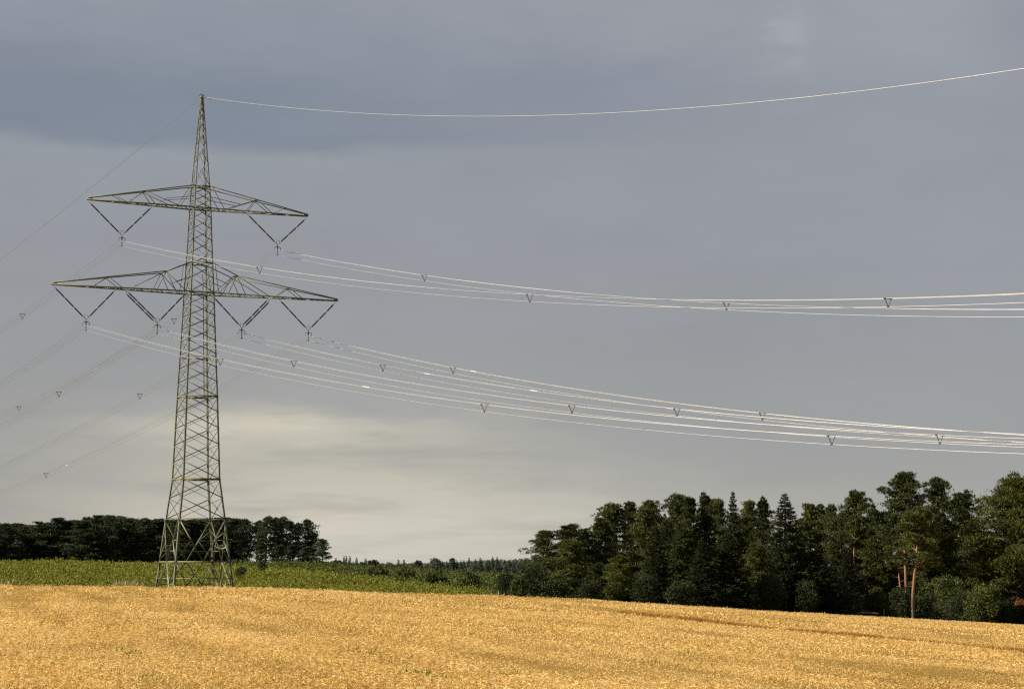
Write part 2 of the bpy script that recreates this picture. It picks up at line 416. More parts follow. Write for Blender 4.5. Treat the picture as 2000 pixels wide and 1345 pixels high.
# peak cap and earth wire bracket
m = MB(); m.box(pp(0, 0, 45.12), .34, .34, .16, U, V); m.box(pp(0, 0, 45.3), .12, .5, .22, U, V); m.bar(pp(0, -.3, 45.0), pp(0, .3, 45.2), .09)
m.tube([pp(-.25, 0, 45.3), pp(-.05, 0, 45.48), pp(.18, 0, 45.36)], .05, 6)
m.build('peak_cap', BOLT, pyl)
# climbing rail beside the far right leg
m = MB(); zz_ = [16.0, 19.82, 26.0, 28.0]
m.tube([cor(2, za) - U * .42 - V * .1 for za in zz_], .045, 4)
m.build('climbing_rail', BOLT, pyl)
# bent strip in the base frame, painted white in place of a glint
m = MB()
pts = [pp(1.6, -1.0, 1.95), pp(1.85, -1.05, 1.72), pp(2.1, -1.1, 1.66), pp(2.4, -1.15, 1.60), pp(2.62, -1.2, 1.72), pp(2.78, -1.2, 1.95)]
m.tube(pts, [.04, .09, .10, .09, .07, .03], 6); o = m.build('glint_strip', GLINT, pyl); o['label'] = 'bright white bent strip standing in for a glint in the base frame'

def crossarm(zb, zt, tip, ztip, kink, nodes, name):
    """zb bottom chord at the body, zt top chord at the body; both sides"""
    root = None
    A = link(name, None, None); A.parent = pyl
    mt, mbm, mx = MB(), MB(), MB()
    wb, wt = hw(zb), hw(zt)
    for s in (-1, 1):
        tipp = pp(s * tip, 0, ztip)
        def bot(u, v):           # on the bottom chord v = -1 / 1
            f = (u - wb) / (tip - wb); return pp(s * u, v * (wb + (.12 - wb) * f), zb + (ztip - .05 - zb) * f)
        def top(u, v):
            if kink:
                ku, kz = kink
                if u <= ku: f = (u - wt) / (ku - wt); z = zt + (kz - zt) * f
                else: f = (u - ku) / (tip - ku); z = kz + (ztip + .12 - kz) * f
            else:
                f = (u - wt) / (tip - wt); z = zt + (ztip + .12 - zt) * f
            g = (u - wt) / (tip - wt)
            return pp(s * u, v * (wt + (.12 - wt) * g), z)
        us = [wt] + ([kink[0]] if kink else []) + [tip]
        for v in (-1, 1):
            for a, b in zip(us[:-1], us[1:]): mt.bar(top(a, v), top(b, v), .09)
            mbm.bar(bot(wb, v), bot(tip, v), .115)
            mbm.bar(pp(0, v * wb, zb), bot(wb, v), .12)
        mbm.box(tipp + ZV * .03 - U * s * .22, .5, .3, .2, U, V)
        # bottom plane lacing
        n = int(tip / .95); uu = np.linspace(wb, tip - .3, n)
        for i in range(n - 1):
            mx.bar(bot(uu[i], -1 if i % 2 else 1), bot(uu[i + 1], 1 if i % 2 else -1), .055)
            mx.bar(bot(uu[i], -1), bot(uu[i], 1), .055)
        # web members
        for (ut, ubs, w) in nodes:
            for v in (-1, 1):
                for ub in ubs: mx.bar(top(ut, v), bot(ub, v), w, None, V)
            mx.bar(top(ut, -1), top(ut, 1), .08)
            mx.box(top(ut, 0), .3, .3, .08, U, V)
        # cross ties between the body and the first web
        zmid = (zb + zt) / 2
        u1 = nodes[0][1][0] * .8
        for v in (-1, 1):
            mx.bar(pp(s * wb, v * wb, zmid), (top(nodes[0][0], v) + bot(nodes[0][1][0], v)) / 2, .055, None, V)
            mx.bar(pp(s * wb, v * wb, zt), bot(nodes[0][1][0], v), .05, None, V)
    mbm.build('bottom_chord', STEEL, A); mt.build('top_chord', STEEL, A); mx.build('arm_bracing', STEEL, A)
    return A
crossarm(34.22, 36.37, 11.0, 34.34, None, [(5.6, [2.2, 4.6, 7.2], .055), (8.6, [7.3], .04)], 'crossarm')
crossarm(26.0, 28.88, 14.2, 26.1, (3.5, 27.85), [(3.5, [1.6, 2.6, 4.4, 6.9], .055), (9.0, [7.6, 10.4], .05)], 'crossarm')

# ------------------------------------------------------------------ insulators
def insul_string(a, b, par, twin=False):
    """long-rod string of three ribbed porcelain rods between points a and b"""
    a, b = np.asarray(a, float), np.asarray(b, float); d = b - a; L = np.linalg.norm(d); d = d / L
    off = [0.0] if not twin else [-.12, .12]
    for o in off:
        m = MB(); caps = []
        sh = np.cross(d, V); sh /= np.linalg.norm(sh); sh = sh * o
        lo, hi = .25, L - .35; seg = (hi - lo) / 3
        caps.append(MB().tube([a + sh * .3, a + sh + d * (lo - .02), a + sh + d * lo, a + sh + d * (lo + .09)], [.022, .022, .042, .042], 6))
        for i in range(3):
            s0 = lo + seg * i + .09; s1 = lo + seg * (i + 1) - .09; n = 34
            t = np.linspace(s0, s1, n); r = np.where(np.arange(n) % 2 == 0, .050, .082); r[0] = r[-1] = .05
            m.tube(a + sh + d * t[:, None], r, 8)
            if i < 2: caps.append(MB().tube([a + sh + d * s1, a + sh + d * (s1 + .18)], .042, 6))
        caps.append(MB().tube([a + sh + d * (hi - .09), a + sh + d * hi, a + sh + d * (hi + .02), b + sh * .3], [.042, .042, .022, .022], 6))
        st = m.build('insulator_string', PORC, par, True)
        for g in caps: g.build('end_cap', GALV, st)
VS = [('U1', -10.85, -4.75, -7.63, 30.60, 34.2, 0), ('U2', 10.85, 4.75, 7.91, 30.75, 34.2, 0),
      ('L1', -14.0, -8.15, -10.89, 22.41, 26.0, 0), ('L2', -7.15, -1.45, -4.04, 22.46, 25.9, 1),
      ('L3', 7.15, 1.45, 4.36, 22.40, 25.9, 1), ('L4', 14.0, 8.15, 11.19, 22.48, 26.0, 0)]
ILAB = {'U1': 'V-shaped insulator pair under the left end of the upper crossarm', 'U2': 'V-shaped insulator pair under the right end of the upper crossarm',
        'L1': 'V-shaped insulator pair under the outer left end of the lower crossarm', 'L2': 'V-shaped insulators with doubled left string, just left of the pylon body',
        'L3': 'V-shaped insulators with doubled right string, just right of the pylon body', 'L4': 'V-shaped insulator pair under the outer right end of the lower crossarm'}
BLAB = {'U1': 'bundle of three bright wires hung from the upper left insulators', 'U2': 'bundle of three thin wires hung from the upper right insulators',
        'L1': 'lowest bundle of three wires, hung from the outer left insulators of the lower arm', 'L2': 'bundle of three wires hung from the insulators just left of the pylon body',
        'L3': 'bundle of three wires hung from the insulators just right of the pylon body', 'L4': 'bundle of three wires hung from the outer right insulators of the lower arm'}
RW = {'U1': (.236, .00084), 'U2': (.23153, .0008), 'L1': (.22829, .00074), 'L2': (.22768, .00076), 'L3': (.22648, .00078), 'L4': (.22745, .00076)}
LW = {'U1': (.21882, .00067), 'U2': (.23073, .00076), 'L1': (.20961, .00061), 'L2': (.21941, .00066), 'L3': (.21499, .00058), 'L4': (.22426, .00069)}
SPR = {'U1': [507, 1035, 1735], 'U2': [829, 1419], 'L1': [430, 946, 1624], 'L2': [574, 1117, 1836], 'L3': [748, 1322], 'L4': [885, 1489]}
SPL = {'U1': [44], 'U2': [340, 37], 'L1': [], 'L2': [115], 'L3': [273], 'L4': [90]}
SLV = {'L4': [(920, 1, 0)], 'L3': [(840, 1, 1), (1038, 1, 0)], 'L1': [(710, 1, 0)]}
SLVL = {'L4': [(127, 1, 0)]}
PSR, PSL = .68873, .62782
HR = np.array([math.sin(PSR), -math.cos(PSR), 0]); HL = np.array([-math.sin(PSL), math.cos(PSL), 0])
def s_for(P0, h, a, k, px):
    S = np.linspace(0, 220, 4401); pt = P0 + h * S[:, None]; pt[:, 2] += -a * S + k * S * S
    x = 1000 + F * pt[:, 0] / (pt[:, 1] * cp + pt[:, 2] * sp)
    return S[np.argmin(np.abs(x - px))]
def span(P0, h, a, k, S):
    S = np.atleast_1d(S); pt = P0 + h * S[:, None]; pt[:, 2] += -a * S + k * S * S; return pt
for key, uo, ui, ub, zbm, zarm, twin in VS:
    O = U * ub + np.array([PX, PY, zbm])
    ins = empty('insulator_set', tuple(O)); tag(ins, ILAB[key], 'insulator', 'V-shaped insulators under the crossarms')
    join = np.array([0, 0, .55])
    for ue, tw in ((uo, False), (ui, False)):
        dbl = twin and (ue == uo) 
        a = U * (ue - ub) + ZV * (zarm - .12 - zbm)
        e = join + U * .05 * (1 if ue > ub else -1)
        insul_string(a, e, ins, dbl)
    # yoke: stem, shoulders with drooping hooks, lower stem
    m = MB()
    m.tube([join, ZV * .3, ZV * .05], [.035, .07, .06], 6); m.tube([ZV * .05, -ZV * .5], [.05, .03], 6)
    m.tube([-U * .33 + ZV * .0, -U * .31 + ZV * .22, -U * .2 + ZV * .28, ZV * .3, U * .2 + ZV * .28, U * .31 + ZV * .22, U * .33 + ZV * .0], .032, 6)
    m.box(-ZV * .5, .12, .3, .08, U, V)
    m.build('yoke', FITT, ins)
    for s in (-1, 1):
        m = MB(); m.tube([join + U * s * .12 + ZV * .1, join + U * s * .2 + ZV * .3, join + U * s * .12 + ZV * .42, join + U * s * .05 + ZV * .34], .022, 5)
        m.build('arcing_horn', GALV, ins)
    # the bundle: two upper wires side by side and one below
    bun = empty('conductor_bundle', tuple(O)); tag(bun, BLAB[key], 'power line', 'wire bundles strung from the pylon')
    offs = [(-.24, 0.0), (.24, 0.0), (0, -.5)]
    sL = np.linspace(170, 0, 100)[:-1]; sR = np.linspace(0, 205, 140)
    for du, dz in offs:
        Q = U * du + ZV * dz
        pts = np.concatenate([span(Q, HL, *LW[key], sL), span(Q, HR, *RW[key], sR)])
        MB().tube(pts, .0155, 8).build('wire', WIRE, bun, True)
        mm = MB()
    for spans, h, par in ((SPR, HR, RW[key]), (SPL, HL, LW[key])):
        for px in spans[key]:
            s = s_for(O, h, par[0], par[1], px); c = span(np.zeros(3), h, par[0], par[1], s)[0]
            A, B, D_ = c + U * -.3, c + U * .3, c - ZV * .56
            m = MB(); 
            for p, q in ((A + U * .0, B), (c - U * .24, c - ZV * .5), (c + U * .24, c - ZV * .5)): m.tube([p, q], .027, 6)
            for q in (c - U * .24, c + U * .24, c - ZV * .5): m.box(q, .08, .14, .08, U, h)
            m.build('spacer', FITT, bun)
    for sl, h, par in ((SLV, HR, RW[key]), (SLVL, HL, LW[key])):
        for px, _, low in sl.get(key, []):
            s = s_for(O, h, par[0], par[1], px); Q = U * .24 if not low else U * -.24
            MB().tube(span(Q, h, par[0], par[1], np.linspace(s - .45, s + .45, 4)), .042, 8).build('splice_sleeve', SLEEVE, bun, True)
E0 = np.array([PX, PY, 45.22])
ew = empty('earth_wire', tuple(E0)); tag(ew, 'single bright earth wire running over the tip of the pylon', 'power line')
sL = np.linspace(170, 0, 100)[:-1]; sR = np.linspace(0, 205, 160)
pts = np.concatenate([span(np.zeros(3), HL, .216944, .000247, sL), span(np.zeros(3), HR, .25676, .001041, sR)])
MB().tube(pts, .021, 8).build('wire', WIRE, ew, True)
m = MB(); m.tube(span(-ZV * .12, HR, .25, 0, np.linspace(1.1, 1.6, 4)), .05, 6); m.box(span(-ZV * .07, HR, .25, 0, 1.35)[0], .05, .05, .14); m.build('vibration_damper', FITT, ew)
m = MB(); m.tube(span(np.zeros(3), HR, .256, 0, np.linspace(.1, .75, 4)), .06, 6); m.build('wire_clamp', GALV, ew)

# ------------------------------------------------------------------ trees: every species is built once or a few times, then copied
def unit(v): return v / (np.linalg.norm(v, axis=-1, keepdims=True) + 1e-9)
def pad(cr, c, r, flat, n, k, bl, bw, up=.5):
    """a cushion of needle tufts"""
    d = unit(rng.normal(size=(n, 3))); d[:, 2] = np.where(rng.uniform(size=n) < .7, np.abs(d[:, 2]), d[:, 2])
    rr = r * np.where(rng.uniform(size=n) < .14, rng.uniform(1.0, 1.45, n), rng.uniform(.4, 1.0, n) ** .6)
    p = c + d * rr[:, None] * np.array([1, 1, flat])
    p = np.repeat(p, k, 0); dd = np.repeat(d, k, 0)
    dr = unit(dd * .7 + rng.normal(0, .55, dd.shape) + np.array([0, 0, up]))
    cr.kites(p, dr, bl * rng.uniform(.6, 1.3, len(p)), bw * rng.uniform(.7, 1.3, len(p)))
def pine(H, cb, R, nbr, tn, k=4, bl=.34, bw=.10, top=.55, mat=PINE, dead=6, lean=0.0, bark=BARKD, belly=.5, tr=.017):
    T, cr = MB(), MB()
    n = 9; zz = np.linspace(0, H * .96, n); f_ = zz / H; bx = H * (rng.normal(0, .012) * np.sin(f_ * 4) + rng.normal(0, .006) * np.sin(f_ * 9)) + lean * zz * .1 * (.6 + .4 * f_); by = H * rng.normal(0, .012) * np.sin(f_ * 4.5)
    path = np.stack([bx, by, zz], 1); T.tube(path, H * tr * (1 - .82 * zz / H) + .02, 8)
    ax = lambda z: np.array([np.interp(z, zz, bx), np.interp(z, zz, by), z])
    az = rng.uniform(0, 6.28)
    for i in range(nbr):
        f = (i + .5 + rng.uniform(-.4, .4)) / nbr; z = H * (cb + (.95 - cb) * f); az += 2.4 + rng.normal(0, .5)
        # outline: widest at `belly`, rounded towards the top
        prof = (f / belly) ** .45 if f < belly else max(0.06, (1 - ((f - belly) / (1.03 - belly)) ** 1.7)) ** .85
        if f < belly: prof = .55 + .45 * prof
        ln = R * prof * rng.uniform(.5, 1.22)
        el = rng.uniform(-.05, .3) + f * top
        d = np.array([math.cos(az) * math.cos(el), math.sin(az) * math.cos(el), math.sin(el)])
        a = ax(z); mid = a + d * ln * .5 + np.array([0, 0, -.04 * ln]); e = a + d * ln + np.array([0, 0, .06 * ln])
        T.tube([a, mid, e], [H * .0045 * (1.15 - f) + .015, H * .003 * (1.1 - f) + .012, .012], 5)
        for q, s in ((1.0, 1.0), (.66, .95), (.36, .7)):
            c = a + (e - a) * q + rng.normal(0, .10 * ln, 3) * np.array([1, 1, .5])
            pr = (R * .20 + .15 * ln) * s * rng.uniform(.6, 1.3)
            pad(cr, c, pr, .42, int(tn * s), k, bl, bw)
    for q in range(4): pad(cr, ax(H * (.845 + .035 * q)) + rng.normal(0, R * .10, 3), R * (.27 - .045 * q), .75, tn // 2, k, bl, bw, .9)
    for i in range(dead):
        z = H * rng.uniform(cb * .45, cb); a_ = rng.uniform(0, 6.28); ln = R * rng.uniform(.15, .45)
        d = np.array([math.cos(a_), math.sin(a_), rng.uniform(-.3, .2)]); T.tube([ax(z), ax(z) + d * ln], [.03, .012], 4)
    return ('pine_tree', T.mesh('trunk', bark, True), cr.mesh('crown', mat), H, R)
def spruce(H, R, wh, per, tn, k=3, bl=.34, bw=.11, base=.05, mat=SPRUCE, droop=.25, pw=.9):
    T, cr = MB(), MB()
    T.tube([(0, 0, 0), (0, 0, H * .5), (0, 0, H * .985)], [H * .017, H * .010, .02], 7)
    for i in range(wh):
        f = (i + .5) / wh; z0 = H * (base + (.98 - base) * f)
        for j in range(per):
            a = 2 * PI * (j / per) + rng.uniform(0, 1.2) + i * .9; z = z0 + rng.normal(0, H * .008)
            ln = R * ((1 - f) ** pw) * rng.uniform(.6, 1.2) + .08
            h = np.array([math.cos(a), math.sin(a), 0]); up = .35 * f
            s = np.linspace(0, 1, 5); pts = np.array([0, 0, z]) + h * (s * ln)[:, None]
            pts[:, 2] += ln * (-droop * 1.6 * s + droop * 1.2 * s * s + up * s)
            T.tube(pts, np.linspace(.035, .008, 5) * (1.1 - f) + .006, 4)
            n = max(3, int(tn * (ln / R) ** .8)); q = rng.uniform(.12, 1.03, n)
            side = np.cross(h, (0, 0, 1)); lat = rng.normal(0, .21, n) * ln * (1.1 - q * .7)
            p = np.stack([np.interp(q, s, pts[:, c]) for c in range(3)], 1) + side * lat[:, None] + np.array([0, 0, 1]) * rng.normal(-.03, .05, n)[:, None] * ln
            p = np.repeat(p, k, 0)
            dr = unit(h * .75 + side * np.repeat(lat / ln, k)[:, None] * 2 + rng.normal(0, .38, p.shape) + np.array([0, 0, -.28 + .9 * f * f]))
            cr.kites(p, dr, bl * (1 - .5 * f * f) * rng.uniform(.6, 1.3, len(p)), bw * (1 - .4 * f) * rng.uniform(.7, 1.3, len(p)))
    cr.kites(np.tile([[0, 0, H * .965]], (14, 1)), unit(rng.normal(0, .35, (14, 3)) + np.array([0, 0, 1])), H * .032, .07)
    return ('spruce_tree', T.mesh('trunk', DBARK, True), cr.mesh('crown', mat), H, R)
def broad(H, R, lumps, tn, bl=.22, bw=.15, mat=LEAF, name='leafy_shrub', low=.0):
    T, cr = MB(), MB()
    for i in range(lumps):
        a = i * 2.4 + rng.normal(0, .4); f = rng.uniform(low, 1) ** .8
        rad = R * (1 - f ** 2.2) ** .5 * rng.uniform(.35, .85)
        c = np.array([math.cos(a) * rad, math.sin(a) * rad, H * (.14 + .72 * f)])
        T.tube([(c[0] * .12, c[1] * .12, 0), (c[0] * .4, c[1] * .4, c[2] * .55), c], [.05, .035, .012], 5)
        n = tn; d = unit(rng.normal(size=(n, 3))); p = c + d * (R * .34 * rng.uniform(.4, 1.05, n) ** .6)[:, None] * np.array([1, 1, .85])
        p[:, 2] = np.maximum(p[:, 2], .04)
        cr.kites(p, unit(d * .5 + rng.normal(0, .7, p.shape) + np.array([0, 0, .25])), bl * rng.uniform(.6, 1.3, n), bw * rng.uniform(.7, 1.2, n))
    return (name, T.mesh('trunk', DBARK, True), cr.mesh('crown', mat), H, R)
def grow(kind, px, topy, Y, wpx, label, group=None, cat='tree', name=None, rot=None, sink=.15, sq=1.0):
    """a copy of a species standing at distance Y, its top on picture row topy"""
    if isinstance(kind, list): kind = kind[int(rng.integers(len(kind)))]
    nm, t, c, H0, R0 = kind
    z = float(ground_z(x_at(px, Y, -4), Y)) if Y > 0 else 0; X = float(x_at(px, Y, z)); z = float(terrain(X, Y)) - sink
    sz = (z_at(topy, Y) - z) / H0; sx = (wpx / F * Y / 2) / R0
    o = empty(name or nm, (X, Y, z)); o.scale = (sx, sx * sq, sz); o.rotation_euler = (0, 0, rng.uniform(0, 6.28) if rot is None else rot)
    tag(o, label, cat, group)
    link('trunk', t, o); link('crown', c, o)
    return o

pA = [pine(15, rng.uniform(.28, .4), rng.uniform(2.4, 3.0), 36, 60, top=t_, belly=b_) for t_, b_ in ((.5, .5), (.8, .4), (.6, .62), (.9, .5))]
pB = [pine(15, rng.uniform(.24, .36), rng.uniform(2.6, 3.1), 38, 60, top=t_, belly=b_, lean=l_) for t_, b_, l_ in ((.7, .4, 0), (.9, .32, .2), (.55, .5, -.2))]
pC = [pine(15, rng.uniform(.3, .42), rng.uniform(2.3, 2.7), 32, 62, top=t_, belly=b_) for t_, b_ in ((.5, .6), (.8, .52), (1.0, .45))]
pD = [pine(15, .26, 2.6, 40, 56, top=.9, belly=.35), pine(15, .22, 2.5, 40, 56, top=1.0, belly=.28)]
pU = [pine(15, .54, 2.6, 26, 62, top=t_, belly=b_, dead=10, bark=BARK, tr=.0115) for t_, b_ in ((.5, .5), (.8, .4))]
pTall = pine(17, .50, 3.0, 34, 64, bark=BARK, top=.5, belly=.45, dead=10, tr=.0105)
pLean = pine(17, .46, 3.0, 32, 64, bark=BARK, top=.4, belly=.4, dead=10, lean=.75, tr=.0122)
pFull = pine(12, .05, 3.2, 56, 60, top=.35, belly=.25, mat=PINE, dead=0)
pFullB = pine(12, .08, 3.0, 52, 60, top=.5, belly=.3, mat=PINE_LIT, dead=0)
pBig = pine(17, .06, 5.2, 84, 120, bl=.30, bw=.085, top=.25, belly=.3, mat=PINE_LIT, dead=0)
sA = spruce(15, 2.9, 34, 11, 40, 4); sB = spruce(13, 2.6, 30, 11, 40, 4, droop=.35); sY = spruce(4, 1.1, 13, 8, 12, bl=.20, bw=.06, droop=.05)
bL = broad(4, 2.4, 34, 130); bL2 = broad(2.2, 1.5, 18, 130); bS = broad(2.2, 1.7, 22, 110, bl=.26, bw=.2, mat=SCRUB, name='leafy_shrub'); bD = broad(4.5, 2.6, 40, 130, mat=LEAFD, name='dark_shrub'); bD2 = broad(3, 1.8, 26, 120, mat=LEAFD, name='dark_shrub')

G1 = 'trees of the near wood on the right'
cy = lambda px: float(crest_Y(x_at(px, 185.)))
NEAR = [
    # back row: the skyline
    (pB, 1062, 1034, 24, 60, 'outermost tree at the left end of the near wood, with ragged side boughs'),
    (pA, 1112, 1024, 30, 66, 'low round-topped pine second from the left end of the near wood'),
    (pC, 1140, 1031, 38, 48, 'small dark pine in the notch left of the tall part of the near wood'),
    (pC, 1172, 1010, 26, 52, 'stepped pine forming the left shoulder of the tall part of the near wood'),
    (pA, 1198, 984, 34, 66, 'flat-headed pine first from the left in the tall part of the near wood'),
    (pD, 1233, 977, 42, 56, 'narrow pine second from the left in the tall part of the near wood'),
    (pB, 1271, 973, 32, 66, 'broad-headed pine third from the left in the tall part of the near wood'),
    (sB, 1300, 1000, 24, 56, 'dark spiky spruce between two broad pine heads left of centre in the near wood'),
    (pA, 1326, 966, 38, 60, 'pine with a flat head leaning right above the dark spiky spruce'),
    (pC, 1350, 970, 30, 48, 'small pine head right beside the flat head above the dark spiky spruce'),
    (pD, 1378, 962, 36, 52, 'slim pine with a tufted top just left of the pointed dark fir'),
    (pB, 1404, 972, 44, 52, 'low pine head tucked left behind the pointed dark fir'),
    (sB, 1434, 957, 28, 70, 'pointed dark fir with a stepped top in the middle of the near wood'),
    (pA, 1468, 978, 40, 52, 'rounded pine just right of the pointed dark fir'),
    (pD, 1493, 970, 32, 46, 'thin-topped pine close left of the tall cone-shaped spruce'),
    (pC, 1584, 982, 36, 52, 'pine just right of the tall cone-shaped spruce'),
    (pD, 1606, 982, 44, 40, 'slim pale pine second to the right of the tall cone-shaped spruce'),
    (pA, 1630, 986, 40, 44, 'wispy pine third to the right of the tall cone-shaped spruce'),
    (pC, 1645, 1002, 30, 48, 'low pine left below the lone pine with a clear stem'),
    (pU, 1673, 959, 26, 62, 'lone pine with an umbrella head on a clear thin stem'),
    (pB, 1708, 989, 34, 58, 'dark pine between the umbrella pine and the tallest pine'),
    (pU, 1736, 1000, 24, 50, 'dim pine behind and left of the tallest pine'),
    (pTall, 1770, 919, 14, 104, 'tallest pine of the near wood, with a reddish stem and large crown'),
    (pC, 1838, 930, 30, 66, 'pine whose top boughs sweep right, beside the tallest pine'),
    (pA, 1882, 957, 36, 76, 'round dark pine standing against the sky right of the tallest pines'),
    (pD, 1905, 1014, 20, 62, 'shorter bright pine below the dip in the skyline at the right'),
    # front trees
    (sA, 1536, 961, 10, 140, 'tall cone-shaped spruce with a pointed top at the edge of the field'),
    (pLean, 1784, 985, 3.0, 96, 'pine with a sunlit orange leaning stem at the edge of the field'),
    (pBig, 1992, 932, 6, 196, 'huge broad pine with layered boughs at the right edge of the picture'),
    (pBig, 2110, 950, 16, 170, 'second broad pine half outside the picture, behind the huge broad pine'),
    (pFull, 1116, 1052, 8, 88, 'bushy full-skirted pine at the left end of the near wood, foliage to the ground'),
    (pFullB, 1209, 1083, 5, 56, 'small pale bushy pine in front of the dark left part of the near wood'),
    (pFull, 1170, 1098, 12, 70, 'dark bushy pine between the full-skirted pine and the small pale pine'),
    (sB, 1282, 1020, 9, 80, 'dark spruce reaching the ground right of the small pale bushy pine'),
    (pD, 1336, 1030, 12, 70, 'dark pine with thin lit branches in the middle left of the near wood'),
    (sA, 1372, 1048, 7, 84, 'broad low spruce in front, left of the pointed dark fir'),
    (sB, 1424, 1030, 8, 92, 'broad dark spruce in front of the pointed dark fir'),
    (pFull, 1478, 1060, 9, 76, 'dense dark pine at the left foot of the tall cone-shaped spruce'),
    (sB, 1598, 1062, 6, 96, 'black-green spruce at the right foot of the tall cone-shaped spruce'),
    (sA, 1660, 1066, 12, 90, 'dusky spruce with soft boughs under the umbrella pine'),
    (pFullB, 1708, 1050, 22, 66, 'pale grey-green young pine behind the dusky spruce'),
    (pU, 1757, 1030, 18, 56, 'shaded pine deep in the wood behind the reddish stems'),
    (pFull, 1846, 1040, 14, 96, 'shaded bushy pine right of the orange leaning stem'),
    (pFull, 1745, 1105, 22, 60, 'dim young pine behind the reddish stem of the tallest pine'),
    (pFullB, 1935, 1040, 8, 84, 'sunlit layered pine just left of the huge broad pine'),
    (sB, 1975, 1075, 3.4, 66, 'nearly black spruce under the boughs of the huge broad pine'),
    (pB, 1260, 1010, 50, 70, 'shaded pine showing in gaps behind the broad-headed pine'),
    (pA, 1310, 1015, 52, 70, 'shaded pine showing in gaps behind the dark spiky spruce'),
    (pB, 1446, 1010, 54, 70, 'shaded pine showing in gaps behind the pointed dark fir'),
    (pA, 1565, 1020, 52, 70, 'shaded pine showing in gaps right behind the tall cone-shaped spruce'),
    (pB, 1680, 1030, 50, 70, 'shaded pine showing in gaps behind the umbrella pine'),
    (pA, 1830, 1010, 52, 80, 'shaded pine showing in gaps behind the orange leaning stem'),
]
for kd, px, ty, dy, w, lab in NEAR:
    grow(kd, px, ty, cy(px) + dy, rot=(0 if kd in (pTall, pLean) else None), label=lab, group=G1, wpx=w * (1.15 if isinstance(kd, list) else 1.15 if kd in (sA, sB) else 1.0))
for i, px in enumerate(np.arange(1075, 2100, 24)):
    grow((sB, pFull, sA)[i % 3], float(px), float(np.interp(px, [1075, 1200, 1500, 1700, 2000], [1085, 1075, 1070, 1085, 1070]) + rng.uniform(-12, 25)), cy(px) + rng.uniform(26, 60), rng.uniform(70, 95),
         'shaded young conifer filling the dark gaps deep inside the near wood', G1)
G2 = 'shrubs at the foot of the near wood'
for kd, px, ty, dy, w, lab in [
    (bD, 988, 1118, 12, 60, 'dark shrub at the left tip of the near wood, nearest the green plantation'),
    (bD, 1040, 1098, 8, 84, 'dark shrub below the outermost tree of the near wood'),
    (bL2, 1014, 1122, 5, 46, 'yellow-green shrub between two dark shrubs at the left tip of the near wood'),
    (bD2, 1085, 1128, 4, 60, 'low dark shrub under the full-skirted pine'),
    (bD2, 1150, 1130, 4, 60, 'low dark shrub between the full-skirted pine and the small pale pine'),
    (bD, 1255, 1120, 6, 70, 'dark shrub right of the small pale bushy pine'),
    (bD2, 1330, 1130, 4, 64, 'dark shrub at the field edge left of the broad low spruce'),
    (bL2, 1362, 1164, 2, 26, 'tiny bright green shrub at the field edge in front of the broad low spruce'),
    (bD, 1500, 1120, 5, 74, 'dark shrub in front, left of the tall cone-shaped spruce'),
    (bD, 1575, 1130, 4, 66, 'dark shrub in front, right of the tall cone-shaped spruce'),
    (bD, 1632, 1128, 5, 70, 'dark shrub in front of the dusky spruce'),
    (sY, 1670, 1132, 3, 50, 'small grey-green young conifer at the field edge under the umbrella pine'),
    (bD2, 1712, 1150, 3, 60, 'low dark shrub between the young conifer and the bright little shrub'),
    (bL2, 1744, 1188, 1.4, 26, 'bright little yellow-green shrub just left of the orange stem'),
    (bD2, 1762, 1140, 5, 54, 'shrub right behind the bright little shrub and left of the orange stem'),
    (bL, 1856, 1121, 9, 80, 'sunlit pale green hazel shrub right of the orange stem'),
    (sY, 1834, 1162, 2.5, 34, 'left one of two small young conifers below the hazel shrub'),
    (sY, 1858, 1160, 2.2, 30, 'right one of two small young conifers below the hazel shrub'),
    (bL, 1915, 1144, 3.4, 74, 'olive green shrub below the layered boughs at the right'),
    (bD2, 1806, 1150, 6, 54, 'dark shrub close right of the orange stem'),
    (bD, 1885, 1150, 6, 60, 'dark shrub between the hazel shrub and the olive shrub'),
    (bD2, 1960, 1170, 3, 56, 'black-green shrub in the deep shade at the right edge'),
    (bL2, 1800, 1196, 1.2, 30, 'low yellowish plant at the foot of the orange stem')]:
    o = grow(kd, px, ty, cy(px) + dy, w, lab, G2, 'shrub')
    if kd is sY: o['category'] = 'young tree'
# small things at the edge of the wood
X = x_at(1690, 186.); Yl = float(crest_Y(X)) + .8
m = MB(); z = float(terrain(X, Yl)); n = 6
m.tube([(X - .95, Yl, z + .30), (X - .3, Yl + .1, z + .34), (X + .4, Yl + .05, z + .33), (X + 1.0, Yl, z + .26)], [.06, .08, .07, .05], 9)
m.tube([(X - .2, Yl + .1, z + .4), (X + .1, Yl, z + .55)], [.04, .02], 6)
tag(m.build('fallen_log', WOOD, None, True), 'grey fallen log lying at the field edge under the dark shrubs', 'log')
X = x_at(1724, 187.); Yl = float(crest_Y(X)) + .7; z = float(terrain(X, Yl))
m = MB(); m.tube([(X, Yl, z - .2), (X + .02, Yl, z + .75), (X + .02, Yl, z + .78)], [.06, .055, .02], 8); m.box((X + .02, Yl - .06, z + .5), .10, .02, .12)
tag(m.build('wooden_post', WOOD), 'short grey wooden post left of the bright little shrub', 'post')
X = x_at(1992, 199.); Yl = float(crest_Y(X)) - 1.5; z = z_at(1176, Yl)
ob = empty('dry_branch', (X, Yl, z)); tag(ob, 'rust-brown dry branch hanging in the shade at the right edge', 'branch')
m = MB(); m.tube([(2.4, .3, .35), (1.2, .1, .1), (.1, 0, 0), (-.8, 0, .05)], [.05, .04, .03, .01], 5); m.build('stem', DBARK, ob)
m = MB(); n = 800; q = rng.uniform(-.9, 1.6, n); p = np.stack([q, rng.normal(0, .2, n), rng.normal(0, .14, n) + .05 + .02 * q], 1)
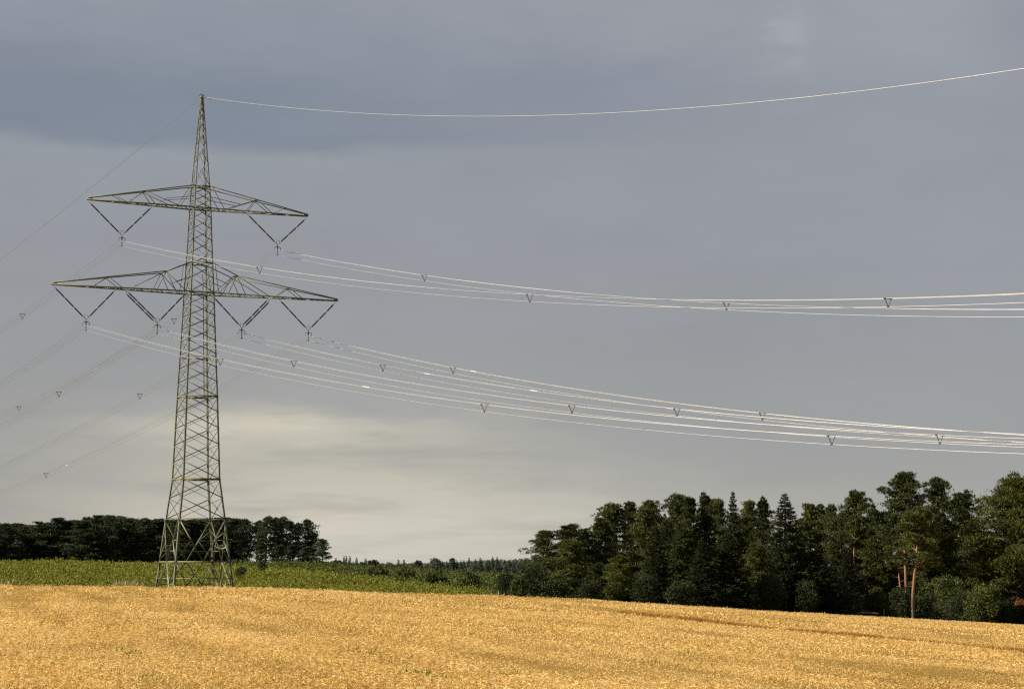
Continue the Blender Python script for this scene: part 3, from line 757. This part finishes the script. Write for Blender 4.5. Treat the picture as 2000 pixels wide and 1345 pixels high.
m.kites(p, unit(rng.normal(0, .5, (n, 3)) + np.array([-.6, 0, 0])), .2, .05); m.build('needles', DRY, ob)

# ---- the dark wood behind the pylon
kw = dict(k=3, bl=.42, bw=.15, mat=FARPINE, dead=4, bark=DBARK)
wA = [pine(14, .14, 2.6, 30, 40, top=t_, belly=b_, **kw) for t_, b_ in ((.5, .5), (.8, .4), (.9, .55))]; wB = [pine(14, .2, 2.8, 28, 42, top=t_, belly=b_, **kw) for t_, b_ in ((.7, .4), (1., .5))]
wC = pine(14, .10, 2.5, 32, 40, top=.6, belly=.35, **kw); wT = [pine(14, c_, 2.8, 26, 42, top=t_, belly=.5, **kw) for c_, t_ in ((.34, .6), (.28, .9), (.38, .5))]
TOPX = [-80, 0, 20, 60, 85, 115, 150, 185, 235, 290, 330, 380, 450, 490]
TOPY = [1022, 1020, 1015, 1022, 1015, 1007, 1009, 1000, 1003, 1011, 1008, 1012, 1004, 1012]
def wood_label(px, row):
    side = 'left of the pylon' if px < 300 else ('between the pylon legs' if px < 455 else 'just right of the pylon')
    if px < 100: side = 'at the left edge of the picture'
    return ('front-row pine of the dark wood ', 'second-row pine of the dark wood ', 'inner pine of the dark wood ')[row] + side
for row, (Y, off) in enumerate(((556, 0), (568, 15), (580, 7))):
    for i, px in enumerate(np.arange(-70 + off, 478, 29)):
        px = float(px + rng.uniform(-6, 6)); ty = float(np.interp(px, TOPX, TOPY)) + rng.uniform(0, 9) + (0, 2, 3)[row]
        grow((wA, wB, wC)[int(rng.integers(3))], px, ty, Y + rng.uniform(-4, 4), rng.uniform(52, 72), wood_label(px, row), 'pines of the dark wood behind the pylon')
for px, ty, Y, w, k, lab in [
    (478, 1012, 552, 34, wT, 'pine with ragged boughs at the right end of the dark wood, left of the gap'),
    (502, 1016, 560, 40, wT, 'leftmost pine of the separate clump, right of the sky gap'),
    (520, 1007, 552, 44, wT, 'pine with the highest head of the separate clump'),
    (538, 1009, 566, 42, wB, 'inner pine behind the highest head of the separate clump'),
    (550, 1008, 553, 40, wT, 'broad pine in the middle of the separate clump'),
    (566, 1016, 562, 40, wT, 'pine right of the middle in the separate clump, showing its thin stem'),
    (583, 1020, 554, 36, wT, 'pine in the dip of the separate clump, left of its last tall head'),
    (601, 1013, 556, 38, wT, 'last tall pine head at the right of the separate clump'),
    (612, 1040, 560, 34, wB, 'lower pine leaning out at the right side of the separate clump'),
    (629, 1051, 550, 36, wB, 'small ragged pine standing alone at the right end of the separate clump'),
    (572, 1062, 546, 46, wC, 'low dark pine filling the foot of the separate clump below its dip'),
    (600, 1066, 545, 44, wC, 'low dark pine at the right foot of the separate clump'),
    (510, 1050, 548, 34, wC, 'short pine in front at the left foot of the separate clump'),
    (545, 1062, 547, 40, wC, 'short dark pine in front at the foot of the separate clump')]:
    grow(k, px, ty, Y, w, lab, 'pines of the separate clump')
# ---- far tree line
fA = spruce(16, 3.0, 18, 9, 18, 3, .9, .42, mat=HAZESPR, base=0, pw=1.0); fB = pine(15, .1, 3.0, 22, 22, 3, 1.0, .5, mat=HAZESPR, dead=0, bark=DBARK); fC = spruce(15, 2.5, 18, 9, 18, 3, .9, .42, mat=HAZESPR, base=0, pw=1.1)
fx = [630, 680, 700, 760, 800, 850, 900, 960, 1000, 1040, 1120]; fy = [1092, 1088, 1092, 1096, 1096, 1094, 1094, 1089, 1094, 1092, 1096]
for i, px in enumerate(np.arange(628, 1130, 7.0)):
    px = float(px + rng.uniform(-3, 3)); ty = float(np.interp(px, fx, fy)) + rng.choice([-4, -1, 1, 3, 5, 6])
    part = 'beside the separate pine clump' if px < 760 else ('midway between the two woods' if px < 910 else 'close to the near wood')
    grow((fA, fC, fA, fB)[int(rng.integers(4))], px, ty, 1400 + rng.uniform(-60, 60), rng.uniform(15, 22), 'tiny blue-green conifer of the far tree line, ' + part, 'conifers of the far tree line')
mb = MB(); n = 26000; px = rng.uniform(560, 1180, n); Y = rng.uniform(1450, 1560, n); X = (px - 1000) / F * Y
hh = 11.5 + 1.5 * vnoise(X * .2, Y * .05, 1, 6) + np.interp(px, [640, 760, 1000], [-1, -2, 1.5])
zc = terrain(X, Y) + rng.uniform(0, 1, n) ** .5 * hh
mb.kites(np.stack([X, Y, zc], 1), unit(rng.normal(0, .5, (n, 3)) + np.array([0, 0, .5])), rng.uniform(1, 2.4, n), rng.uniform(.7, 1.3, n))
tag(mb.build('far_wood', HAZESPR), 'blue-green mass of the distant wood closing the horizon', 'wood', kind='stuff')
for px, ty, w in ((850, 1090, 42), (760, 1098, 36), (925, 1097, 38)):
    lab = {850: 'round dark broadleaf crown in the far tree line, widest of all', 760: 'low round crown in the left half of the far tree line', 925: 'low round crown in the right half of the far tree line'}[px]
    grow(broad(14, 8, 30, 60, 1.0, .8, HAZESPR, 'broadleaf_tree'), px, ty, 1300, w, lab, 'conifers of the far tree line')

# ---- the sea of young trees on the slope, uncountable
def sea(X, Y, h0, h1, wide, per, name, mat, label, leaf):
    n = len(X); Z = ground_z(X, Y)
    hgt = rng.uniform(h0, h1, n) * (1 + .38 * vnoise(X * .16, Y * .16, 1, 4)) * np.where(Y < 215, .72, 1); rad = hgt * rng.uniform(.34, .60, n) * wide
    d = unit(rng.normal(size=(n, per, 3))); d[..., 2] = np.abs(d[..., 2])
    c = np.stack([X, Y, Z + hgt * .40], 1)[:, None]
    sc = np.stack([rad, rad, hgt * .58], 1)[:, None] * rng.uniform(.5, 1.08, (n, per, 1))
    p = (c + d * sc).reshape(-1, 3)
    dr = unit(d.reshape(-1, 3) * .6 + rng.normal(0, .8, p.shape) + np.array([0, 0, .05]))
    sz = np.repeat((.26 + .0006 * (Y - 170)) * leaf, per)
    o = MB().kites(p, dr, sz * rng.uniform(.6, 1.3, len(p)), sz * rng.uniform(.6, 1.0, len(p))).build(name, mat)
    tag(o, label, 'bushes', kind='stuff')
n = 9000
Y = np.sqrt(rng.uniform(168 ** 2, 545 ** 2, n)); X = rng.uniform(-.275, .06, n) * Y
k = (Y > crest_Y(X) + 34); X, Y = X[k], Y[k]
t = X / Y; gap = vnoise(X * .22, Y * .22, 1, 21)
dark = (t + .05 * vnoise(X * .03, Y * .03, 1, 9) > np.interp(Y, [200, 260, 340, 500], [.09, -.02, -.10, -.125]))
k = gap > -.42
sea(X[~dark & k], Y[~dark & k], 1.2, 2.3, 1.2, 90, 'young_plantation', YOUNG, 'yellow-green sea of young bushes covering the slope behind the field', .70)
sea(X[dark], Y[dark], 1.6, 2.9, 1.2, 80, 'scrub', SCRUB, 'darker green scrub on the right part of the slope below the far trees', .8)
G3 = 'dark shrubs in the young plantation'
for kd, px, ty, Y, w, lab in [
    (bD2, 471, 1103, 330, 30, 'small grey-green round shrub just right of the pylon'),
    (bD, 512, 1094, 360, 28, 'grey-green round shrub below the separate pine clump'),
    (bS, 790, 1106, 330, 46, 'dark wide shrub in the right part of the plantation'),
    (bS, 850, 1110, 300, 56, 'largest dark shrub low on the right slope of the plantation'),
    (bS, 920, 1116, 270, 50, 'dark shrub nearest the near wood in the plantation'),
    (bS, 735, 1104, 350, 60, 'long dark shrub mass on the plantation slope below the far trees'),
    (bS, 650, 1098, 400, 44, 'dark shrub below the right end of the separate pine clump')]:
    grow(kd, px, ty, Y, w, lab, G3, 'shrub')

# ------------------------------------------------------------------ light
EL = math.radians(33); AZ = math.radians(82)         # sun to the left of the view, a little behind the camera
sun_dir = np.array([-math.sin(AZ) * math.cos(EL), -math.cos(AZ) * math.cos(EL), math.sin(EL)])
sd = bpy.data.lights.new('sun', 'SUN'); so = bpy.data.objects.new('sun', sd); C.objects.link(so)
sd.energy = 5.0; sd.angle = math.radians(.5); sd.color = (1, .86, .66)
from mathutils import Vector
so.rotation_euler = Vector(sun_dir).to_track_quat('Z', 'Y').to_euler(); so.location = (-50, 0, 80)

w = bpy.data.worlds.new('World'); SC.world = w; w.use_nodes = True
N, L = w.node_tree.nodes, w.node_tree.links
bg = N['Background']; STR = .1
bg.inputs['Strength'].default_value = STR
sky = N.new('ShaderNodeTexSky'); sky.sky_type = 'NISHITA'; sky.sun_disc = False
sky.sun_elevation = EL; sky.sun_rotation = math.atan2(sun_dir[0], sun_dir[1]) % (2 * PI)
tc = N.new('ShaderNodeTexCoord'); dirv = tc.outputs['Generated']
se = N.new('ShaderNodeSeparateXYZ'); L.new(dirv, se.inputs[0])
st = N.new('ShaderNodeMapping'); st.inputs['Scale'].default_value = (1, 1, 3.2); L.new(dirv, st.inputs[0])
n1 = noise(N, L, st.outputs[0], 7, 5, .55); n2 = noise(N, L, st.outputs[0], 20, 7, .62)
st2 = N.new('ShaderNodeMapping'); st2.inputs['Scale'].default_value = (1, 1, 8); L.new(dirv, st2.inputs[0])
n3 = noise(N, L, st2.outputs[0], 11, 4, .55)
wob = M(N, L, 'ADD', M(N, L, 'MULTIPLY_ADD', n1.outputs[0], .026, -.013), M(N, L, 'MULTIPLY_ADD', n2.outputs[0], .018, -.009))
u = se.outputs[0]; v = M(N, L, 'ADD', se.outputs[2], wob)
def cramp(stops):
    r = ramp(N, [((p + .02) / .42, srgb(*c)) for p, c in stops]); L.new(M(N, L, 'DIVIDE', M(N, L, 'ADD', v, .02), .42, clamp=True), r.inputs[0]); return r.outputs[0]
left = cramp([(-.02, (156, 155, 151)), (.03, (156, 155, 152)), (.07, (153, 153, 153)), (.12, (150, 151, 154)), (.16, (149, 151, 156)), (.195, (147, 151, 156)), (.2025, (126, 133, 145)), (.222, (129, 136, 148)), (.247, (142, 147, 156)), (.275, (151, 154, 162)), (.33, (135, 137, 146)), (.40, (92, 95, 104))])  # overhead end of both ramps, out of view, darkened to cut ambient fill
right = cramp([(-.02, (168, 168, 164)), (.03, (160, 160, 158)), (.06, (153, 154, 155)), (.1, (149, 151, 154)), (.15, (149, 151, 156)), (.2, (150, 152, 157)), (.235, (150, 152, 159)), (.275, (152, 154, 160)), (.33, (135, 137, 146)), (.40, (92, 95, 104))])
def sstep(x, a, b):
    m = N.new('ShaderNodeMapRange'); m.interpolation_type = 'SMOOTHSTEP'; L.new(x, m.inputs[0]); m.inputs[1].default_value = a; m.inputs[2].default_value = b
    return m.outputs[0]
col = mixc(N, L, sstep(M(N, L, 'ADD', u, M(N, L, 'MULTIPLY', wob, 2)), -.12, .13), left, right)
def blob(u0, v0, su, sv, wu=1.0):
    a = M(N, L, 'DIVIDE', M(N, L, 'SUBTRACT', M(N, L, 'MULTIPLY_ADD', wob, wu, u), u0), su)
    b = M(N, L, 'DIVIDE', M(N, L, 'SUBTRACT', v, v0), sv)
    q = M(N, L, 'ADD', M(N, L, 'MULTIPLY', a, a), M(N, L, 'MULTIPLY', b, b))
    return M(N, L, 'EXPONENT', M(N, L, 'MULTIPLY', q, -1))
streak = M(N, L, 'MULTIPLY_ADD', n3.outputs[0], 2.7, -.5, clamp=True)
def over(c, mask, rgb, amt):
    return mixc(N, L, M(N, L, 'MULTIPLY', mask, amt, clamp=True), c, srgb(*rgb))
gl = M(N, L, 'MULTIPLY', blob(-.085, .02, .115, .045), streak)
col = over(col, gl, (210, 203, 184), .8)
col = over(col, M(N, L, 'MULTIPLY', blob(-.11, .064, .07, .010), streak), (216, 208, 188), .75)
col = over(col, M(N, L, 'MULTIPLY', blob(-.02, .012, .14, .022), streak), (210, 206, 193), .8)
col = over(col, M(N, L, 'MULTIPLY', blob(.131, .243, .009, .022, 1.4), M(N, L, 'MULTIPLY_ADD', n2.outputs[0], 3, -1, clamp=True)), (182, 183, 187), .55)
col = over(col, blob(.20, .262, .07, .03), (168, 169, 173), .35)
col = over(col, blob(.03, .222, .075, .016), (134, 140, 152), .65)
col = over(col, blob(.235, .25, .02, .02), (138, 140, 150), .4)
tint = M(N, L, 'ADD', M(N, L, 'MULTIPLY_ADD', n1.outputs[0], .24, .83), M(N, L, 'MULTIPLY', n2.outputs[0], .08))
cb = N.new('ShaderNodeCombineXYZ'); [L.new(tint, cb.inputs[i]) for i in range(3)]
col = mixc(N, L, 1.0, col, cb.outputs[0], 'MULTIPLY')
EXPO = .75; kk = 2 ** -EXPO / STR
sc10 = mixc(N, L, 1.0, col, (kk, kk, kk, 1), 'MULTIPLY')
final = mixc(N, L, .94, sky.outputs[0], sc10)
L.new(final, bg.inputs['Color'])

# ------------------------------------------------------------------ render settings
SC.view_settings.view_transform = 'Standard'; SC.view_settings.look = 'None'
SC.view_settings.exposure = EXPO; SC.view_settings.gamma = 1
SC.render.engine = 'CYCLES'
SC.cycles.use_denoising = False
SC.cycles.max_bounces = 6; SC.cycles.diffuse_bounces = 3; SC.cycles.glossy_bounces = 2; SC.cycles.transmission_bounces = 3; SC.cycles.transparent_max_bounces = 4
SC.cycles.pixel_filter_type = 'BLACKMAN_HARRIS'; SC.cycles.filter_width = 1.3
